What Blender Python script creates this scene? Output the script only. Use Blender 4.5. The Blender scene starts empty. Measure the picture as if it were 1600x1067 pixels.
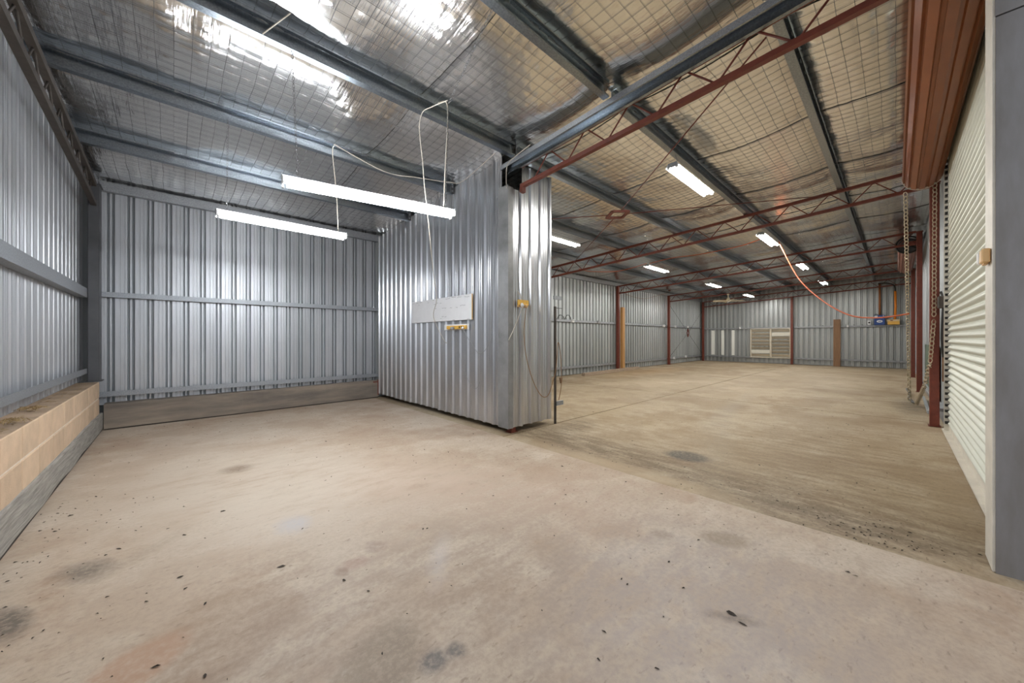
import bpy, bmesh, math, random
import numpy as np
from mathutils import Vector, Matrix
random.seed(7); rng = np.random.default_rng(7)
SC = bpy.context.scene
COL = SC.collection

# ------------------------------------------------------------------ camera, sky, exposure
YAW = math.atan2(600, 562.85)
cam_d = bpy.data.cameras.new('camera'); cam = bpy.data.objects.new('camera', cam_d); COL.objects.link(cam)
cam.location = (0, 0, 1.2); cam.rotation_euler = (math.pi/2, 0, YAW - math.pi/2)
cam_d.sensor_width = 36; cam_d.lens = 562.85/1600*36; cam_d.shift_y = -4.8/1600
cam_d.clip_start = .02; cam_d.clip_end = 200
SC.camera = cam
W = bpy.data.worlds.new('overcast_sky'); SC.world = W; W.use_nodes = True
W.node_tree.nodes['Background'].inputs[0].default_value = (.86, .92, 1, 1)
W.node_tree.nodes['Background'].inputs[1].default_value = .9
SC.view_settings.view_transform = 'Standard'; SC.view_settings.look = 'None'
SC.view_settings.gamma = 1; SC.view_settings.use_curve_mapping = False
SC.view_settings.exposure = 0.5
TUBE_NEAR = 96.0
TUBE_FAR = 148.0

# ------------------------------------------------------------------ helpers
def zb(y): return 3.61 - .06*y            # underside of the purlins
PUR_Y = [7.2, 5.86, 4.53, 3.2, 1.9, .61, -.70]

def mat(name, col, rough=.5, metal=0., var=0., vscale=3., bump=0., bscale=40., objvar=0., stretch=None,
        emit=None, estr=0., alpha=1., col2=None, detail=4., spec=.5, extra=None):
    m = bpy.data.materials.new(name); m.use_nodes = True
    nt = m.node_tree; N = nt.nodes; L = nt.links; b = N['Principled BSDF']
    b.inputs['Roughness'].default_value = rough; b.inputs['Metallic'].default_value = metal
    b.inputs['Specular IOR Level'].default_value = spec
    b.inputs['Base Color'].default_value = (*col, 1)
    if emit:
        b.inputs['Emission Color'].default_value = (*emit, 1); b.inputs['Emission Strength'].default_value = estr
    need = var or bump or objvar or col2
    if need:
        geo = N.new('ShaderNodeNewGeometry'); src = geo.outputs['Position']
        if stretch:
            mp = N.new('ShaderNodeMapping'); mp.inputs['Scale'].default_value = stretch
            L.new(src, mp.inputs['Vector']); src = mp.outputs['Vector']
        cur = None
        if var or col2:
            nz = N.new('ShaderNodeTexNoise'); nz.inputs['Scale'].default_value = vscale; nz.inputs['Detail'].default_value = detail
            nz.inputs['Roughness'].default_value = .6
            L.new(src, nz.inputs['Vector'])
            mr = N.new('ShaderNodeMapRange'); mr.inputs[1].default_value = .3; mr.inputs[2].default_value = .7
            L.new(nz.outputs['Fac'], mr.inputs[0])
            mx = N.new('ShaderNodeMix'); mx.data_type = 'RGBA'
            c2 = col2 if col2 else tuple(min(1, c*(1+var)) for c in col)
            c1 = col if col2 else tuple(c*(1-var) for c in col)
            mx.inputs[6].default_value = (*c1, 1); mx.inputs[7].default_value = (*c2, 1)
            L.new(mr.outputs[0], mx.inputs[0]); cur = mx.outputs[2]
        if objvar:
            oi = N.new('ShaderNodeObjectInfo'); mr2 = N.new('ShaderNodeMapRange')
            mr2.inputs[3].default_value = 1-objvar; mr2.inputs[4].default_value = 1+objvar
            L.new(oi.outputs['Random'], mr2.inputs[0])
            mv = N.new('ShaderNodeVectorMath'); mv.operation = 'SCALE'
            if cur: L.new(cur, mv.inputs[0])
            else: mv.inputs[0].default_value = col
            L.new(mr2.outputs[0], mv.inputs['Scale']); cur = mv.outputs[0]
        if cur: L.new(cur, b.inputs['Base Color'])
        if bump:
            nb = N.new('ShaderNodeTexNoise'); nb.inputs['Scale'].default_value = bscale; nb.inputs['Detail'].default_value = 3
            L.new(src, nb.inputs['Vector'])
            bp = N.new('ShaderNodeBump'); bp.inputs['Strength'].default_value = bump; bp.inputs['Distance'].default_value = .01
            L.new(nb.outputs['Fac'], bp.inputs['Height']); L.new(bp.outputs[0], b.inputs['Normal'])
    return m

class MB:
    def __init__(s): s.v = []; s.f = []
    def add(s, vs, fs):
        o = len(s.v); s.v += [tuple(p) for p in vs]; s.f += [tuple(i+o for i in f) for f in fs]; return s
    def box(s, x0, x1, y0, y1, z0, z1):
        return s.add([(x0,y0,z0),(x1,y0,z0),(x1,y1,z0),(x0,y1,z0),(x0,y0,z1),(x1,y0,z1),(x1,y1,z1),(x0,y1,z1)],
                     [(0,3,2,1),(4,5,6,7),(0,1,5,4),(1,2,6,5),(2,3,7,6),(3,0,4,7)])
    def bar(s, a, b, w, h, up=(0,0,1)):
        a = Vector(a); b = Vector(b); d = (b-a).normalized(); u = Vector(up)
        r = d.cross(u)
        if r.length < 1e-4: r = d.cross(Vector((1,0,0)))
        r.normalize(); u = r.cross(d).normalized()
        vs = []
        for p in (a, b):
            for i, j in ((-1,-1),(1,-1),(1,1),(-1,1)): vs.append(p + r*(w/2*i) + u*(h/2*j))
        return s.add(vs, [(0,1,2,3),(7,6,5,4),(0,4,5,1),(1,5,6,2),(2,6,7,3),(3,7,4,0)])
    def tube(s, pts, r, n=6, cap=True):
        pts = [Vector(p) for p in pts]; rings = []
        prev = None
        for i, p in enumerate(pts):
            d = (pts[min(i+1, len(pts)-1)] - pts[max(i-1, 0)]).normalized()
            if prev is None:
                prev = d.cross(Vector((0,0,1)))
                if prev.length < 1e-3: prev = d.cross(Vector((1,0,0)))
            prev = (prev - d*prev.dot(d)).normalized(); q = d.cross(prev)
            rr = r[i] if isinstance(r, (list, tuple)) else r
            rings.append([p + prev*(rr*math.cos(2*math.pi*k/n)) + q*(rr*math.sin(2*math.pi*k/n)) for k in range(n)])
        vs = [v for ring in rings for v in ring]; fs = []
        for i in range(len(pts)-1):
            for k in range(n):
                a = i*n+k; b = i*n+(k+1) % n
                fs.append((a, b, b+n, a+n))
        if cap:
            fs.append(tuple(reversed(range(n)))); fs.append(tuple(range((len(pts)-1)*n, len(pts)*n)))
        return s.add(vs, fs)
    def prism(s, prof, a, b, ax):
        """prof: list of (p,q) in the two axes other than ax, extruded from a to b along ax; closed."""
        n = len(prof); vs = []
        for t in (a, b):
            for p, q in prof:
                vs.append((t,p,q) if ax == 0 else (p,t,q) if ax == 1 else (p,q,t))
        fs = [(k, (k+1) % n, n+(k+1) % n, n+k) for k in range(n)]
        fs += [tuple(reversed(range(n))), tuple(range(n, 2*n))]
        return s.add(vs, fs)
    def lathe(s, prof, c, n=20):
        vs = []; fs = []
        for r, z in prof:
            for k in range(n):
                a = 2*math.pi*k/n; vs.append((c[0]+r*math.cos(a), c[1]+r*math.sin(a), c[2]+z))
        for i in range(len(prof)-1):
            for k in range(n):
                fs.append((i*n+k, i*n+(k+1) % n, (i+1)*n+(k+1) % n, (i+1)*n+k))
        fs.append(tuple(range(n))); fs.append(tuple(range((len(prof)-1)*n, len(prof)*n)))
        return s.add(vs, fs)
    def mesh(s, name, m, smooth=False, fixn=True):
        me = bpy.data.meshes.new(name); me.from_pydata(s.v, [], s.f)
        if fixn:
            bm = bmesh.new(); bm.from_mesh(me); bmesh.ops.recalc_face_normals(bm, faces=bm.faces); bm.to_mesh(me); bm.free()
        if m: me.materials.append(m)
        if smooth: me.shade_smooth()
        return me
    def build(s, name, m, parent=None, smooth=False, fixn=True):
        return link(name, s.mesh(name, m, smooth, fixn), parent)

def link(name, me, parent=None, loc=None, rz=None):
    o = bpy.data.objects.new(name, me); COL.objects.link(o)
    if parent: o.parent = parent
    if loc: o.location = loc
    if rz is not None: o.rotation_euler.z = rz
    return o
def bevel(o, w=.004, seg=1):
    md = o.modifiers.new('bevel', 'BEVEL'); md.width = w; md.segments = seg; md.limit_method = 'ANGLE'; return o
def tag(o, label, cat=None, group=None, kind=None):
    o['label'] = label
    if cat: o['category'] = cat
    if group: o['group'] = group
    if kind: o['kind'] = kind
    return o
def root(name, label, cat, loc=(0,0,0), group=None):
    o = bpy.data.objects.new(name, None); o.empty_display_size = .1; COL.objects.link(o); o.location = loc
    return tag(o, label, cat, group)
def setting(name, label):
    o = bpy.data.objects.new(name, None); COL.objects.link(o); o['kind'] = 'structure'; o['label'] = label; return o
def off(pts, o): return [(p[0]-o[0], p[1]-o[1], p[2]-o[2]) for p in pts]
def smooth_path(pts, n=8):
    """Catmull-Rom through the points."""
    P = [Vector(p) for p in pts]; out = []
    for i in range(len(P)-1):
        p0 = P[max(i-1,0)]; p1 = P[i]; p2 = P[i+1]; p3 = P[min(i+2,len(P)-1)]
        for k in range(n):
            t = k/n
            out.append(.5*((2*p1)+(p2-p0)*t+(2*p0-5*p1+4*p2-p3)*t*t+(3*p1-p0-3*p2+p3)*t**3))
    out.append(P[-1]); return out
def cable(name, pts, r, m, label, cat='cable', group=None, n=8, sm=True):
    o0 = pts[-1]
    pp = smooth_path(pts, n) if sm else pts
    o = MB().tube(off(pp, o0), r, 6).build(name, m, None, True); o.location = o0
    return tag(o, label, cat, group)

# ------------------------------------------------------------------ materials
GALV_NEAR = mat('galvanised_wall', (.49,.50,.52), .42, .55, var=.12, vscale=2.2, objvar=.06, stretch=(1,1,.25))
GALV_PART = mat('galvanised_partition', (.52,.525,.54), .28, .82, var=.12, vscale=3, objvar=.07, stretch=(1,1,.3))
GALV_FAR = mat('galvanised_far_wall', (.44,.46,.46), .42, .55, var=.12, vscale=1.6, objvar=.10, stretch=(1,1,.2))
GALV_BEAM = mat('galvanised_steel', (.33,.345,.365), .5, .6, var=.22, vscale=90, detail=2)
PURLIN = mat('galvanised_purlin', (.30,.335,.37), .30, 1.0, var=.2, vscale=70, detail=2)
FLASH = mat('weathered_flashing', (.25,.25,.25), .55, .4, var=.2, vscale=6)
RED = mat('red_oxide_paint', (.155,.034,.019), .5, 0, var=.18, vscale=14, bump=.1, bscale=80)
BROWNSTEEL = mat('dark_brown_steel', (.062,.050,.041), .55, .1, var=.25, vscale=10)
DARKSTEEL = mat('dark_grey_paint', (.075,.075,.08), .45, .1, var=.15, vscale=5)
FOIL = mat('reflective_foil', (.86,.86,.85), .19, 1, bump=.24, bscale=16, stretch=(3.2,.35,1))
WIRE = mat('mesh_wire', (.10,.10,.105), .5, .5)
BLOCK = mat('sand_concrete_block', (.60,.44,.30), .9, 0, var=.12, vscale=7, bump=.25, bscale=120, objvar=.07)
MORTAR = mat('mortar', (.74,.65,.54), .95, 0, var=.1, vscale=20)
DUSTTOP = mat('dusty_block_top', (.34,.24,.16), .95, 0, var=.3, vscale=5, bump=.3, bscale=60)
GREYWOOD = mat('weathered_timber', (.30,.28,.25), .85, 0, var=.35, vscale=9, bump=.4, bscale=14, stretch=(7,.5,9))
FOOTING = mat('stained_footing', (.13,.11,.095), .9, 0, col2=(.30,.245,.19), vscale=1.5, bump=.3, bscale=25, stretch=(.8,3,5))
TIMBER = mat('pine_timber', (.42,.22,.07), .65, 0, var=.2, vscale=5, stretch=(6,6,.6))
BROWNWOOD = mat('brown_plank', (.22,.12,.06), .7, 0, var=.2, vscale=6, stretch=(6,6,.5))
OLDWOOD = mat('old_sleeper', (.33,.25,.18), .85, 0, var=.25, vscale=8, stretch=(.8,6,6))
CREAM = mat('cream_door_steel', (.62,.64,.56), .38, .15, var=.05, vscale=3)
CREAMRAIL = mat('cream_rail', (.66,.62,.54), .5, 0, var=.1, vscale=8)
RUSTDRUM = mat('rust_orange_steel', (.235,.068,.016), .42, .1, var=.1, vscale=4)
RUSTDRUM2 = mat('dusty_rust_steel', (.25,.10,.07), .5, .05, var=.12, vscale=4)
GREYCOL = mat('grey_steel_plate', (.27,.262,.265), .5, .2, col2=(.185,.168,.155), vscale=2.6, detail=8, stretch=(3,3,.7))
WHITEPAINT = mat('white_enamel', (.80,.80,.80), .4, 0)
OFFWHITE = mat('off_white_board', (.74,.74,.75), .45, 0, var=.03, vscale=8)
BLACK = mat('black_rubber', (.012,.012,.012), .5, 0)
INK = mat('marker_ink', (.03,.03,.035), .6, 0)
BRONZE = mat('brown_conduit', (.33,.11,.03), .5, 0)
ORANGE = mat('orange_conduit', (.80,.24,.015), .45, 0)
ORANGECORD = mat('orange_cord', (.50,.095,.022), .5, 0)
WHITECORD = mat('white_flex', (.50,.45,.38), .55, 0, var=.15, vscale=15)
GREYCORD = mat('grey_flex', (.30,.30,.30), .5, 0)
BROWNCORD = mat('brown_flex', (.25,.13,.05), .6, 0)
YELLOWBOX = mat('yellow_plastic', (.72,.42,.08), .5, 0, var=.1, vscale=30)
TANBOX = mat('tan_plastic', (.72,.46,.21), .55, 0)
BLUE = mat('blue_enamel', (.015,.06,.25), .35, 0)
CHAINMAT = mat('galvanised_chain', (.52,.44,.32), .45, .5)
CHAINDARK = mat('dark_chain', (.20,.20,.20), .4, .8)
LOUVRE = mat('beige_louvre', (.66,.60,.49), .5, 0, objvar=.06)
LOUVREPALE = mat('pale_louvre', (.78,.76,.68), .5, 0)
STRIPWHITE = mat('white_strip', (.84,.85,.80), .5, 0)
GREEN = mat('dull_green_steel', (.10,.15,.11), .5, .2, var=.25, vscale=6)
PALEGREY = mat('pale_grey_sheet', (.36,.385,.40), .5, .2, var=.08, vscale=3)
BEIGEFAN = mat('beige_fan', (.66,.58,.43), .5, 0)
LEAF_GAPSHADE = mat('dry_leaf_and_gap_shade', (.035,.025,.018), .9, 0, objvar=0)  # leaf scraps, and the painted shade strips at the wall bases
STRAW = mat('dry_straw', (.36,.25,.12), .9, 0)
TUBEMAT_N = mat('lit_tube_bay', (.9,.9,.9), .4, 0, emit=(.91,.955,1), estr=TUBE_NEAR)
TUBEMAT_F = mat('lit_tube_hall', (.9,.9,.9), .4, 0, emit=(1,.98,.93), estr=TUBE_FAR)
STUD = mat('black_stud', (.02,.02,.022), .4, .3)

# floor material with stains that have their own outlines
def floor_mat(name, c_lo, c_hi, stains, fine, brush):
    m = bpy.data.materials.new(name); m.use_nodes = True
    nt = m.node_tree; N = nt.nodes; L = nt.links; b = N['Principled BSDF']
    geo = N.new('ShaderNodeNewGeometry'); P = geo.outputs['Position']
    def noise(scale, detail=6, rough=.65, vec=None):
        n = N.new('ShaderNodeTexNoise'); n.inputs['Scale'].default_value = scale; n.inputs['Detail'].default_value = detail
        n.inputs['Roughness'].default_value = rough; L.new(vec or P, n.inputs['Vector']); return n
    def rng_(x, a, b_, c=0, d=1):
        r = N.new('ShaderNodeMapRange'); r.inputs[1].default_value = a; r.inputs[2].default_value = b_
        r.inputs[3].default_value = c; r.inputs[4].default_value = d; L.new(x, r.inputs[0]); return r.outputs[0]
    def mixc(f, a, bcol):
        x = N.new('ShaderNodeMix'); x.data_type = 'RGBA'
        if isinstance(f, float): x.inputs[0].default_value = f
        else: L.new(f, x.inputs[0])
        for i, c in ((6, a), (7, bcol)):
            if isinstance(c, tuple): x.inputs[i].default_value = (*c, 1)
            else: L.new(c, x.inputs[i])
        return x.outputs[2]
    def math_(op, a, b_):
        x = N.new('ShaderNodeMath'); x.operation = op
        for i, c in ((0, a), (1, b_)):
            if isinstance(c, (int, float)): x.inputs[i].default_value = c
            else: L.new(c, x.inputs[i])
        return x.outputs[0]
    big = noise(.55, 5, .55); mid = noise(2.6, 7, .6); fin = noise(38, 5, .7); grit = noise(160, 2, .5)
    cur = mixc(rng_(big.outputs['Fac'], .32, .68), c_lo, c_hi)
    cur = mixc(rng_(mid.outputs['Fac'], .48, .66, 0, .65), cur, fine[0])
    cloud = noise(1.15, 8, .68)
    cur = mixc(rng_(cloud.outputs['Fac'], .49, .64, 0, .7), cur, fine[1])
    # brushed finish lines
    mp = N.new('ShaderNodeMapping'); mp.inputs['Scale'].default_value = brush[0]; mp.inputs['Rotation'].default_value = (0,0,brush[1]); L.new(P, mp.inputs['Vector'])
    br = noise(3.2, 6, .6, mp.outputs['Vector'])
    cur = mixc(rng_(br.outputs['Fac'], .50, .70, 0, brush[2]), cur, fine[1])
    tide = noise(.75, 7, .6)
    cur = mixc(rng_(tide.outputs['Fac'], .50, .54, 0, .38), cur, fine[1])
    mp2 = N.new('ShaderNodeMapping'); mp2.inputs['Scale'].default_value = (1.3, 3, 1); mp2.inputs['Rotation'].default_value = (0,0,.5); L.new(P, mp2.inputs['Vector'])
    spk = noise(13, 3, .6, mp2.outputs['Vector'])
    cur = mixc(rng_(spk.outputs['Fac'], .62, .70, 0, .6), cur, fine[2])
    cur = mixc(rng_(fin.outputs['Fac'], .45, .7, 0, .3), cur, fine[2])
    wob = noise(3.5, 5, .65)
    sep = N.new('ShaderNodeVectorMath'); sep.operation = 'SUBTRACT'; L.new(wob.outputs['Color'], sep.inputs[0]); sep.inputs[1].default_value = (.5,.5,.5)
    for (x, y, rx, ry, rot, col, amt, soft, wobble) in stains:
        sc = N.new('ShaderNodeVectorMath'); sc.operation = 'SCALE'; L.new(sep.outputs[0], sc.inputs[0]); sc.inputs['Scale'].default_value = wobble
        ad = N.new('ShaderNodeVectorMath'); ad.operation = 'ADD'; L.new(P, ad.inputs[0]); L.new(sc.outputs[0], ad.inputs[1])
        mpp = N.new('ShaderNodeMapping'); mpp.vector_type = 'TEXTURE'
        mpp.inputs['Location'].default_value = (x, y, 0); mpp.inputs['Rotation'].default_value = (0,0,rot); mpp.inputs['Scale'].default_value = (rx, ry, 100)
        L.new(ad.outputs[0], mpp.inputs['Vector'])
        ln = N.new('ShaderNodeVectorMath'); ln.operation = 'LENGTH'; L.new(mpp.outputs[0], ln.inputs[0])
        fac = rng_(ln.outputs['Value'], 1+soft, 1-soft, 0, amt)
        fac = math_('MULTIPLY', fac, rng_(fin.outputs['Fac'], .3, .55, .45, 1))
        if max(rx, ry) > .3: fac = math_('MULTIPLY', fac, rng_(br.outputs['Fac'], .36, .58, .25, 1))
        cur = mixc(fac, cur, col)
    L.new(cur, b.inputs['Base Color'])
    b.inputs['Roughness'].default_value = .62; b.inputs['Specular IOR Level'].default_value = .35
    ht = math_('ADD', math_('MULTIPLY', fin.outputs['Fac'], .6), math_('MULTIPLY', grit.outputs['Fac'], .4))
    bp = N.new('ShaderNodeBump'); bp.inputs['Strength'].default_value = .22; bp.inputs['Distance'].default_value = .004
    L.new(ht, bp.inputs['Height']); L.new(bp.outputs[0], b.inputs['Normal'])
    return m
DK = (.085,.07,.058); DG = (.085,.082,.085); BR = (.25,.16,.10); PALE = (.66,.58,.52); GREYP = (.50,.50,.53); UMB = (.17,.115,.065)
near_stains = [
    (.75,1.35,1.0,.75,.2,(.30,.225,.175),.55,.2,.5), (1.7,.55,.7,.6,.4,(.40,.355,.345),.5,.5,.4), (1.75,2.55,.35,1.3,.35,(.38,.27,.185),.45,.3,.45), (-.1,3.6,.35,1.6,.0,(.38,.29,.215),.4,.4,.4), (1.2,4.9,.7,.18,.2,(.36,.25,.17),.35,.5,.4),
    (.95,3.1,.75,1.5,.5, (.58,.50,.41), .6,.45,.5), (.3,4.2,.8,1.6,0,(.57,.48,.38),.45,.6,.4),
    (1.25,2.0,.5,.75,.4, BR,.28,.35,.45), (1.9,2.2,.45,1.1,.6,(.52,.36,.27),.35,.6,.4), (.1,1.85,.75,.24,.9,BR,.34,.25,.35), (2.2,.5,.6,1.1,.2,(.30,.24,.20),.35,.7,.3),
    (.55,1.3,.22,.14,.7,(.20,.155,.11),.55,.3,.12), (-.1,1.9,.16,.11,.6,(.42,.24,.15),.55,.2,.08),
    (-.33,2.86,.075,.12,.5,DK,.65,.6,.14), (-.51,2.55,.05,.14,.3,DK,.8,.5,.1), (.42,4.15,.10,.09,0,(.20,.13,.08),.75,.6,.12),
    (.56,2.66,.085,.11,.3,(.44,.43,.45),.6,.5,.14), (.705,1.18,.05,.048,0,DG,.72,.35,.035), (.79,1.16,.034,.036,0,DG,.7,.4,.03),
    (.63,1.95,.03,.04,0,(.22,.15,.11),.6,.3,.03), (.71,1.98,.07,.05,0,(.34,.22,.17),.5,.4,.05), (2.40,.70,.085,.13,.6,(.26,.20,.14),.7,.3,.05), (2.18,.98,.05,.06,0,(.28,.21,.15),.5,.4,.03),
    (-.42,2.75,.05,.35,.1,(.30,.17,.10),.4,.7,.2), (.85,2.05,.05,.06,0,(.28,.20,.16),.5,.4,.05), (1.05,1.7,.18,.04,.9,(.50,.46,.45),.4,.8,.12),
    (1.75,.48,.09,.025,2.1,DK,.5,.7,.08), (-.1,2.9,.25,.05,.8,(.30,.22,.15),.35,.7,.1)]
far_stains = [
    (3.42,1.6,.30,2.4,.04,(.13,.085,.045),.85,.55,.45), (3.05,1.8,.10,2.2,.0,(.50,.37,.24),.5,.5,.12), (3.9,2.2,.5,1.4,.2,(.24,.165,.09),.6,.6,.5), (3.15,.25,.22,.55,.1,(.075,.055,.04),.8,.6,.3), (3.83,1.46,.16,.20,.2,(.06,.052,.045),.85,.25,.06),
    (4.6,.5,1.5,.75,.2,(.20,.135,.07),.75,.6,.5), (3.4,2.7,.3,.7,.1,(.13,.09,.05),.6,.6,.35), (5.4,1.6,1.8,.14,.25,(.30,.27,.22),.3,.7,.3), (6.2,.2,1.4,.3,0,(.24,.16,.09),.4,.7,.3),
    (12.5,6.2,2,.6,0,(.55,.30,.10),.4,.7,.5), (10,4,3,1.2,.1,(.62,.54,.42),.4,.8,.6), (9.6,-.2,.9,.2,0,(.06,.05,.04),.65,.5,.15), (15,2,3.5,1,.1,(.60,.53,.42),.4,.8,.6), (4.0,3.0,.4,.2,.2,(.10,.07,.04),.6,.5,.2), (7.6,2.0,2.0,.12,.1,(.34,.30,.25),.3,.7,.3)]
FLOOR_N = floor_mat('pinkish_concrete', (.435,.34,.25), (.555,.465,.37), near_stains, ((.575,.485,.385),(.375,.258,.172),(.20,.14,.10)), ((1.2,3.4,1),.25,.28))
FLOOR_F = floor_mat('tan_concrete', (.36,.275,.17), (.48,.395,.28), far_stains, ((.46,.38,.275),(.26,.18,.10),(.15,.10,.057)), ((3.6,.9,1),.3,.55))

# ------------------------------------------------------------------ floor
J = 2.935
floor = MB().box(-.95, J, -.46, 7.42, -.15, 0).build('floor', FLOOR_N); floor['kind'] = 'structure'; floor['label'] = 'pale pinkish concrete floor slab of the near bay'
def slab(x0, x1, y0, y1): return MB().box(x0, x1, y0, y1, -.15, -.004).build('slab', FLOOR_F, floor)
g = .010
slab(J+g, 7.9-g, -.46, 3.3-g); slab(J+g, 7.9-g, 3.3+g, 7.4); slab(7.9+g, 21.1, -.46, 3.3-g); slab(7.9+g, 21.1, 3.3+g, 7.4)
MB().box(-.9, 21.3, -.47, 7.5, -.25, -.152).build('subgrade', BLACK, floor)
ground = MB().box(-14, 36, -30, -.47, -.2, -.03).build('ground_apron', mat('grey_apron', (.33,.31,.29), .9, 0, var=.15, vscale=2))
ground['kind'] = 'structure'; ground['label'] = 'grey outdoor ground in front of the shed'

# ------------------------------------------------------------------ ribbed cladding sheets
RIB = .19
def profile(n, sgn, h=.028):
    if h > .04:      # deep rib seen from inside: two dark slots with a ridge between
        out = []
        for k in range(n):
            b = k*RIB
            out += [(b, 0), (b+.034, 0), (b+.038, .004*sgn), (b+.046, .004*sgn), (b+.050, 0), (b+.076, 0), (b+.080, .004*sgn), (b+.088, .004*sgn), (b+.092, 0),
                    (b+.112, 0), (b+.114, h*sgn), (b+.135, h*sgn), (b+.138, .012*sgn), (b+.158, .012*sgn), (b+.161, h*sgn), (b+.185, h*sgn), (b+.187, 0)]
        out.append((n*RIB, 0)); return out
    return profile_plain(n, sgn, h)
def profile_plain(n, sgn, h=.028):
    """(u, depth) polyline over n ribs; sgn=+1 rib towards +depth."""
    out = []
    for k in range(n):
        b = k*RIB
        out += [(b, 0), (b+.038, 0), (b+.042, .0035*sgn), (b+.050, .0035*sgn), (b+.054, 0), (b+.078, 0), (b+.082, .0035*sgn), (b+.090, .0035*sgn), (b+.094, 0),
                (b+.128, 0), (b+.142, h*sgn), (b+.172, h*sgn), (b+.186, 0)]
    out.append((n*RIB, 0)); return out
def sheet_mesh(name, n, sgn, z0, ztop, mtl, axis, h=.028, jag=0):
    """vertical sheet; axis 0: u along +x, depth along y; axis 1: u along +y, depth along x. ztop: function of u."""
    pr = profile(n, sgn, h); vs = []; fs = []
    for u, d in pr:
        for z in (z0, ztop(u)): vs.append((u, d, z) if axis == 0 else (d, u, z))
    # a second skin 1 mm behind so the sheet has thickness
    m = len(vs)
    for u, d in pr:
        for z in (z0, ztop(u)): vs.append((u, d+.001*(-1 if sgn > 0 else 1), z) if axis == 0 else (d+.001*(-1 if sgn > 0 else 1), u, z))
    for i in range(len(pr)-1):
        fs.append((2*i, 2*i+2, 2*i+3, 2*i+1)); fs.append((m+2*i, m+2*i+1, m+2*i+3, m+2*i+2))
    mb = MB(); mb.v = vs; mb.f = fs
    return mb.mesh(name, mtl, False, False)

# eave wall (back), running the whole length of the shed
wall_back = setting('wall_back', 'long ribbed galvanised eave wall')
YC = 7.318
me_n = sheet_mesh('cladding_sheet', 4, +1, .30, lambda u: 3.42, GALV_NEAR, 0, .065)
me_f = sheet_mesh('cladding_sheet', 4, +1, .02, lambda u: 3.42, GALV_FAR, 0, .055)
x = -.777
for k in range(29):
    link('cladding_sheet', me_n if k < 5 else me_f, wall_back, (x, YC, 0)); x += .76
def girt(wall, a, b, z0, z1, y0, y1, ax, mtl=GALV_BEAM):
    mb = MB(); t = .004
    # C section: web against the room, flanges running back to the sheet, small lips
    d = 1 if y1 > y0 else -1
    if z1 < 1.1:
        prof = [(y0, z0), (y1, z0), (y1, z0+t), (y0+t*d, z0+t), (y0+t*d, z1), (y0, z1)]
        return mb.prism(prof, a, b, ax).build('girt', mtl, wall)
    prof = [(y0, z0), (y1, z0), (y1, z0+t), (y0+t*d, z0+t), (y0+t*d, z1-t), (y1, z1-t), (y1, z1), (y0, z1)]
    mb.prism(prof, a, b, ax); return mb.build('girt', mtl, wall)
girt(wall_back, -.73, 3.06, 1.757, 1.825, 7.245, YC, 0); girt(wall_back, -.73, 3.04, .418, .487, 7.245, YC, 0)
girt(wall_back, 3.95, 20.95, 1.735, 1.805, 7.235, YC, 0); girt(wall_back, 3.95, 20.95, .225, .30, 7.235, YC, 0)
girt(wall_back, -.72, 3.04, 3.175, 3.30, 7.23, YC, 0); girt(wall_back, 3.3, 20.95, 3.175, 3.30, 7.23, YC, 0)
ft = MB()
n = 24
for i in range(n):
    pass
def wobbly_beam(x0, x1, n, yf, yb, zt, zamp, yamp):
    vs = []; fs = []
    for i in range(n+1):
        t = i/n; xx = x0+(x1-x0)*t; dy = rng.normal(0, yamp); dz = rng.normal(0, zamp); y = yf(t)+dy; z = zt(t)+dz
        vs += [(xx, y, 0), (xx, y, z-.012), (xx, y+.012, z), (xx, yb, z), (xx, yb, 0)]
    for i in range(n):
        for k in range(4): fs.append((5*i+k, 5*i+k+1, 5*i+k+6, 5*i+k+5))
    fs += [(0,1,2,3,4), tuple(5*n+k for k in (4,3,2,1,0))]
    mb = MB(); mb.v = vs; mb.f = fs; return mb
fo = wobbly_beam(-.672, 3.03, 30, lambda t: 7.085+.13*t, 7.30, lambda t: .335+.022*t, .002, .003).build('footing', FOOTING, wall_back)
MB().add([(-.67,7.068,0),(3.02,7.198,0),(3.02,7.25,0),(-.67,7.12,0),(-.67,7.076,.014),(3.02,7.206,.014),(3.02,7.25,.014),(-.67,7.12,.014)],[(0,1,5,4),(4,5,6,7),(0,4,7,3),(1,2,6,5)]).build('base_shade_strip', LEAF_GAPSHADE, wall_back)  # painted shade: thin dark strip where the footing meets the floor
MB().box(3.02,3.05,7.215,7.24,.05,.36).build('red_packer', RED, wall_back); MB().box(2.93,3.03,7.20,7.215,.31,.33).build('red_packer', RED, wall_back)

# end wall (left of picture)
wall_left = setting('wall_left', 'ribbed galvanised end wall standing on a low block wall')
XL = -.888
y = -.42
for k in range(11):
    z_t = lambda u, y=y: zb(y+u)+.17
    o = link('cladding_sheet', sheet_mesh('cladding_sheet', 4, -1, .645, z_t, GALV_NEAR, 1), wall_left, (XL, y, 0)); y += .76
girt(wall_left, -.42, 6.99, 1.715, 1.83, -.80, XL+.004, 1); girt(wall_left, -.42, 6.99, .76, .825, -.80, XL+.004, 1)
blk = MB()
for course, (z0, z1) in enumerate(((.235,.432), (.442,.642))):
    bm_ = MB().box(0, .19, 0, .39, 0, z1-z0).mesh('block', BLOCK)
    yy = 6.955
    k = 0
    while yy > -.3:
        o = link('block', bm_, wall_left, (-.885, yy-.395, z0)); bevel(o, .006); yy -= .4; k += 1
MB().box(-.88, -.701, -.44, 6.95, 0, .638).build('mortar_core', MORTAR, wall_left)
MB().box(-.884, -.70, -.44, 6.94, .6425, .6465).build('dust_layer', DUSTTOP, wall_left)
bb = MB()
vs = []; fs = []; nb = 40
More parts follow.
